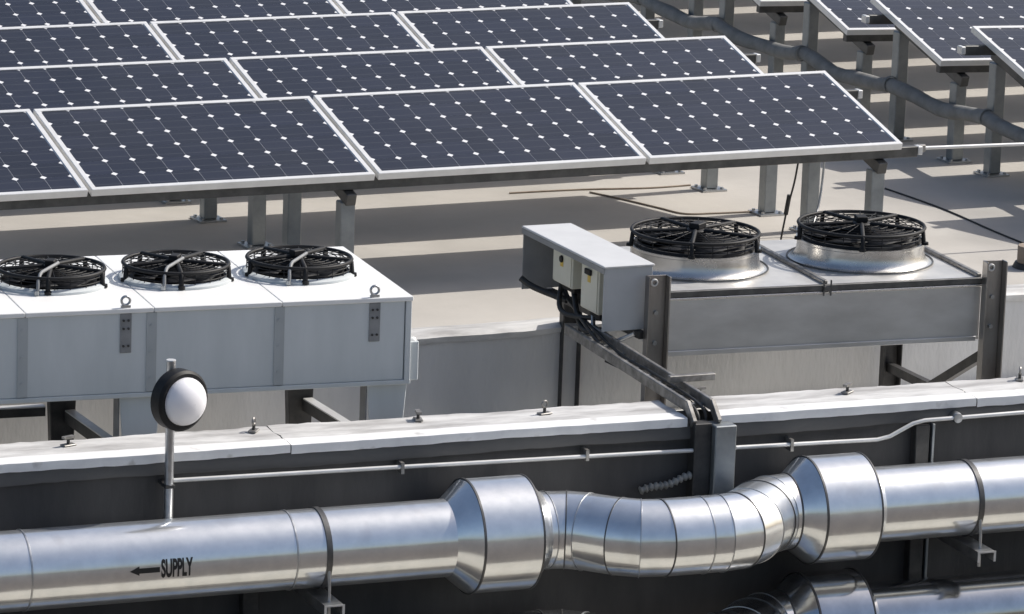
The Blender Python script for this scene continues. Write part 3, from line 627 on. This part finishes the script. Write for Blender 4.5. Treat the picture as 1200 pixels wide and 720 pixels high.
def duct(zc, name, label, first=True, skin=None):
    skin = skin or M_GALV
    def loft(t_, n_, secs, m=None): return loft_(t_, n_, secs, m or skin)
    def seam_ring(t_, p, d, r, wdt=0.006, hgt=0.004, m=M_SEAM, name='seam'): return seam_ring_(t_, p, d, r, wdt, hgt, m, name)
    t = pfr(name, label, 'duct', 'round galvanised ducts below the parapet', (0, 0, zc))
    P_ = lambda s, v=VN: Vector((s, v, 0))
    joints = [-4.0, -2.2, 0.02, 1.285, 2.075 if first else 2.555]
    for a, b_ in zip(joints, joints[1:]):
        loft(t, 'duct_section', [(P_(a), X1, RD), (P_(b_), X1, RD)])
    for s in joints[1:4]: seam_ring(t, P_(s), X1, RD, 0.005, 0.0035, M_GALV2)
    if first:
        loft(t, 'reducer_cone', [(P_(2.075), X1, RD), (P_(2.178), X1, RS)])
        seam_ring(t, P_(2.180), X1, RS, 0.007, 0.004)
        loft(t, 'sleeve', [(P_(2.181), X1, RS), (P_(2.475), X1, RS)])
        loft(t, 'reducer_cone', [(P_(2.475), X1, RS), (P_(2.54), X1, RD+0.012), (P_(2.555), X1, RD+.004)])
        seam_ring(t, P_(2.477), X1, RS, 0.005, 0.0035)
    # S bend out and back in
    def sbend(s0, v0, v1, sgn):
        Rb = 0.26; A = R(45); off = abs(v1-v0); st = (off-2*Rb*(1-math.cos(A)))/math.sin(A)
        pts = []; ng = 2
        cur = Vector((s0, v0, 0)); ang = 0.0
        for k in range(ng+1): pts.append((s0+Rb*math.sin(A*k/ng), v0+sgn*Rb*(1-math.cos(A*k/ng)), sgn*A*k/ng))
        s1 = pts[-1][0]+st*math.cos(A); vv = pts[-1][1]+sgn*st*math.sin(A)
        for k in range(ng+1):
            a = A*(1-k/ng)
            pts.append((s1+Rb*(math.sin(A)-math.sin(a)), vv+sgn*Rb*(math.cos(a)-math.cos(A)), sgn*a))
        return pts
    pa = sbend(2.585, VN, VF, -1)
    loft(t, 'duct_section', [(P_(2.555), X1, RD), (P_(2.585), X1, RD)])
    def gores(ps):
        for k, (q0, q1) in enumerate(zip(ps, ps[1:])):
            d0 = Vector((math.cos(q0[2]), math.sin(q0[2]), 0)); d1 = Vector((math.cos(q1[2]), math.sin(q1[2]), 0))
            p0 = Vector((q0[0], q0[1], 0)); p1 = Vector((q1[0], q1[1], 0)); dm = (p1-p0).normalized()
            # mitred gore: section planes along the joint directions, tube along dm
            def mit(p, d):
                return (p, d)
            rr_ = RD*(1.006 if k % 2 else 1.0)
            loft(t, 'elbow_gore', [(p0, d0, rr_), (p1, d1, rr_)])
            seam_ring(t, p0, d0, RD*1.003, 0.0035 if k % 2 else 0.0025, 0.0030, M_SEAM if k in (1, 3, 5) else M_GALV2)
        q1 = ps[-1]; seam_ring(t, Vector((q1[0], q1[1], 0)), Vector((math.cos(q1[2]), math.sin(q1[2]), 0)), RD*1.003, 0.004, 0.0035)
    gores(pa)
    se = pa[-1][0]
    pb = sbend(3.86-(se-2.585), VF, VN, 1)
    ss_ = pb[0][0]
    loft(t, 'duct_section', [(P_(se, VF), X1, RD), (P_(ss_-0.10, VF), X1, RD)])
    seam_ring(t, P_(ss_-0.10, VF), X1, RD, 0.004, 0.003, M_GALV2)
    loft(t, 'duct_section', [(P_(ss_-0.10, VF), X1, RD), (P_(ss_, VF), X1, RD)])
    gores(pb)
    e = pb[-1][0]
    loft(t, 'reducer_cone', [(P_(e), X1, RD), (P_(e+0.095), X1, RS-0.01)])
    seam_ring(t, P_(e+0.097), X1, RS-0.01, 0.007, 0.004)
    loft(t, 'sleeve', [(P_(e+0.098), X1, RS-0.01), (P_(e+0.39), X1, RS-0.01)])
    seam_ring(t, P_(e+0.39), X1, RS-0.01, 0.005, 0.0035)
    loft(t, 'reducer_cone', [(P_(e+0.39), X1, RS-0.01), (P_(e+0.45), X1, RD)])
    for a, b_ in ((e+0.45, 6.2), (6.2, 9.0)):
        loft(t, 'duct_section', [(P_(a), X1, RD), (P_(b_), X1, RD)])
    return t
sup = duct(-0.415, 'supply_duct', 'shiny galvanised upper round duct marked SUPPLY, across the bottom of the photo')
duct(-1.005, 'return_duct', 'darker galvanised lower round duct under the upper one, at the bottom right', first=False, skin=M_GALVDARK)

# lettering and arrow, wrapped on the duct
def wrap(verts, faces, name, s0, th0, scale_x=1.0):
    rr_ = RD+0.0012; b = MB(); vs = []
    for (x, y) in verts:
        a = th0+y/RD
        vs.append((s0+x, VN-rr_*math.cos(a), rr_*math.sin(a)))
    b.add(vs, faces); return b.build(name, M_INK, sup)
cu = bpy.data.curves.new('lettering', 'FONT'); cu.body = 'SUPPLY'; cu.size = 1.0; cu.offset = 0.038
to = bpy.data.objects.new('lettering_tmp', cu); col.objects.link(to)
bpy.context.view_layer.update()
dg = bpy.context.evaluated_depsgraph_get(); me = to.evaluated_get(dg).to_mesh()
bt = bmesh.new(); bt.from_mesh(me)
ya = min(v.co.y for v in bt.verts); yb = max(v.co.y for v in bt.verts)
for k in range(1, 14):
    bmesh.ops.bisect_plane(bt, geom=bt.verts[:]+bt.edges[:]+bt.faces[:], plane_co=(0, ya+(yb-ya)*k/14, 0), plane_no=(0, 1, 0))
bt.verts.index_update(); tv = [v.co.copy() for v in bt.verts]; tf = [tuple(v.index for v in f.verts) for f in bt.faces]; bt.free()
to.evaluated_get(dg).to_mesh_clear(); bpy.data.objects.remove(to); bpy.data.curves.remove(cu)
x0 = min(v.x for v in tv); x1 = max(v.x for v in tv); y0 = min(v.y for v in tv); y1 = max(v.y for v in tv)
wrap([((v.x-x0)/(x1-x0)*0.152, (v.y-y0)/(y1-y0)*0.088-0.044) for v in tv], tf, 'lettering', 0.625, R(4))
n = 8; av = []; af = []
for i in range(n+1): av += [(0.045+0.098*i/n, -0.012), (0.045+0.098*i/n, 0.012)]
af = [(2*i, 2*i+2, 2*i+3, 2*i+1) for i in range(n)]
k0 = len(av); av += [(0.0, 0.0), (0.046, -0.022), (0.046, 0.022), (0.046, 0)]; af += [(k0, k0+1, k0+3), (k0, k0+3, k0+2)]
wrap(av, af, 'arrow', 0.475, R(3))

# clamp brackets
for s, lb in ((1.44, 'strap clamp on a strut bracket right of the SUPPLY mark'), (4.83, 'strap clamp and strut bracket holding the right run of the duct')):
    t = pfr('duct_clamp', lb, 'bracket', 'duct clamps on strut brackets', (s, 0, -0.415))
    loft_(t, 'strap', [((-0.013, VN, 0), X1, RD+0.001), ((-0.013, VN, 0), X1, RD+0.006), ((0.013, VN, 0), X1, RD+0.006), ((0.013, VN, 0), X1, RD+0.001)], M_SEAM)
    b = MB(); b.tube([(0, VN-RD*0.93, -0.06), (0.0, VN-RD*1.0, -0.14), (0, VN-RD*1.0, -0.30)], 0.0085, 8); b.build('rod', M_GALV2, t, smooth=50)
    b = MB(); zb = -0.205
    b.box(-0.046, 0.046, -0.56, 0.011, zb-0.006, zb); b.box(-0.046, -0.040, -0.56, 0.011, zb-0.05, zb-0.0065); b.box(0.040, 0.046, -0.56, 0.011, zb-0.05, zb-0.0065)
    b.build('strut', M_GALV2, t)
    b = MB(); b.box(-0.05, 0.05, -0.563, -0.5605, zb-0.006, zb+0.002); b.box(-0.05, -0.038, -0.563, -0.5605, zb-0.052, zb-0.0065); b.box(0.038, 0.05, -0.563, -0.5605, zb-0.052, zb-0.0065); b.build('strut_end', M_RAILW, t)
    b = MB(); b.lathe([(0.001, 0.012), (0.014, 0.012), (0.014, 0.0), (0.001, 0)], 6, c=(0, VN-RD, zb-0.022)); b.build('nut', M_GALV2, t)

# ------------------------------------------------------------------ things on the parapet
# conduit
t = pfr('conduit', 'thin pale conduit along the dark wall from the lamp pole to the raceway', 'conduit')
b = MB(); b.tube([(0.79, -0.046, -0.115), (1.8, -0.046, -0.126), (3.30, -0.046, -0.146), (3.47, -0.046, -0.148)], 0.0105, 10); b.build('pipe', M_RAILW, t, smooth=60)
for s in (1.95, 2.9):
    b = MB(); b.box(s-0.008, s+0.008, -0.060, 0.0105, -0.16, -0.105); b.build('clip', M_STRUT, t)
t = pfr('conduit', 'thin pale conduit with an upward kink on the dark wall right of the raceway', 'conduit')
b = MB(); b.tube([(3.69, -0.046, -0.149), (4.20, -0.046, -0.156), (4.46, -0.046, -0.160), (4.53, -0.046, -0.148), (4.655, -0.046, -0.090), (4.72, -0.046, -0.078), (5.3, -0.046, -0.072), (8.5, -0.046, -0.085)], 0.0105, 10); b.build('pipe', M_RAILW, t, smooth=60)
b = MB(); b.lathe([(0.001, -0.062), (0.024, -0.060), (0.028, -0.045), (0.028, -0.0125), (0.001, -0.0125)], 18, axis='y', c=(4.90, 0.0, -0.076)); b.build('junction_disc', M_GALV2, t, smooth=40)
for s in (3.99,):
    b = MB(); b.box(s-0.008, s+0.008, -0.060, 0.0105, -0.185, -0.125); b.build('clip', M_STRUT, t)
# raceway
t = pfr('raceway', 'dark grey vertical metal raceway on the parapet under the cable tray', 'raceway')
b = MB(); b.box(3.46, 3.55, -0.065, 0.0115, -0.655, -0.012); b.build('side_channel', M_DARKSTEELSHADE, t, bevel=0.004)
b = MB(); b.box(3.552, 3.665, -0.105, 0.0115, -0.655, -0.020); b.build('front_channel', M_POST, t, bevel=0.005)
# wall strut
t = pfr('wall_strut', 'dark vertical steel strut on the parapet below the kinked conduit', 'strut')
b = MB(); b.box(4.675, 4.75, -0.05, 0.0115, -1.5, -0.102); b.build('strut_body', M_DARKSTEELSHADE, t, bevel=0.004)
b = MB(); b.box(4.770, 4.785, -0.04, 0.0115, -1.5, -0.102); b.build('strut_flange', M_POST, t, bevel=0.003)
t = pfr('wall_strut', 'dark vertical steel strut below the left run of the duct', 'strut')
b = MB(); b.box(1.17, 1.25, -0.05, 0.0115, -1.6, -0.60); b.build('strut_body', M_DARKSTEELSHADE, t, bevel=0.004)
# flexible conduit end
t = pfr('flexible_conduit', 'short stub of corrugated grey flexible conduit on the dark wall left of the raceway', 'conduit')
b = MB(); pts = []; rs = []
for i in range(37):
    q = i/36; pts.append((3.19+0.275*q, -0.04-0.01*math.sin(q*3), -0.335+0.06*q+0.006*math.sin(q*9))); rs.append(0.017+0.006*math.sin(i*1.9))
b.tube(pts, rs, 10); b.build('corrugated_pipe', M_FLEX, t, smooth=70)
# lamp on a pole
lp = pfr('bulkhead_lamp', 'round bulkhead lamp with white dome and black rim on a thin steel pole', 'lamp', None, (0.785, -0.08, -0.46))
b = MB(); b.tube([(0, 0, -0.02), (0, 0, 0.925)], 0.0215, 16); b.build('pole', M_GALV2, lp, smooth=50)
b = MB(); b.lathe([(0.001, 0.931), (0.022, 0.931), (0.023, 0.926)], 16); b.build('pole_cap', M_RAILW, lp, smooth=40)
for zz in (0.03, 0.33):
    b = MB(); b.box(-0.024, 0.024, -0.0225, 0.09, zz-0.009, zz+0.009); b.build('pole_clamp', M_DARKSTEELSHADE, lp, bevel=0.003)
b = MB(); b.lathe([(0.001, -0.026), (0.132, -0.026), (0.143, -0.035), (0.143, -0.095), (0.130, -0.108), (0.116, -0.108), (0.113, -0.085), (0.001, -0.085)], 48, axis='y', c=(0, 0, 0.755)); b.build('housing', M_BLACK, lp, smooth=40).rotation_euler = (0, 0, R(20))
prof = [(0.001, -0.185)]
for k in range(1, 13):
    a = k/12*math.pi/2; prof.append((0.113*math.sin(a), -0.105-0.08*math.cos(a)))
b = MB(); b.lathe(prof, 48, axis='y', c=(0.0, 0, 0.755)); b.build('dome', M_DOME, lp, smooth=60).rotation_euler = (0, 0, R(20))
# anchor clips on the coping
al = ['leftmost, below a dark leg', 'right of the bulkhead lamp', 'below the right end of the white unit', 'in front of the rear left stainless leg', 'below the middle of the stainless unit', 'at the right photo edge', 'just right of the cable tray']
for k, (x, y, ang) in enumerate(((-1.227, -3.075, 0.3), (-0.305, -3.09, 0.9), (0.529, -3.131, 1.3), (1.165, -3.21, 0.2), (2.808, -3.28, 0.6), (3.795, -3.309, 1.0), (2.06, -3.12, 0.1))):
    t = thing('anchor_clip', (x, y, -0.54), 'small anchor clip on the white coping, '+al[k], 'clip', 'anchor clips on the coping', rz=ang)
    b = MB(); b.box(-0.035, 0.035, -0.02, 0.02, 0.0, 0.008); b.build('plate', M_STRUT, t, bevel=0.002)
    b = MB(); b.tube([(0, 0, 0.008), (0, 0, 0.034)], 0.008, 8); b.build('stem', M_DARKSTEELSHADE, t)
    b = MB(); b.ring((0, 0, 0.048), 0.016, 0.006, 'y', 14, 6) if k % 2 else b.box(-0.03, 0.03, -0.012, 0.012, 0.0345, 0.046); b.build('head', M_STRUT, t, smooth=50)
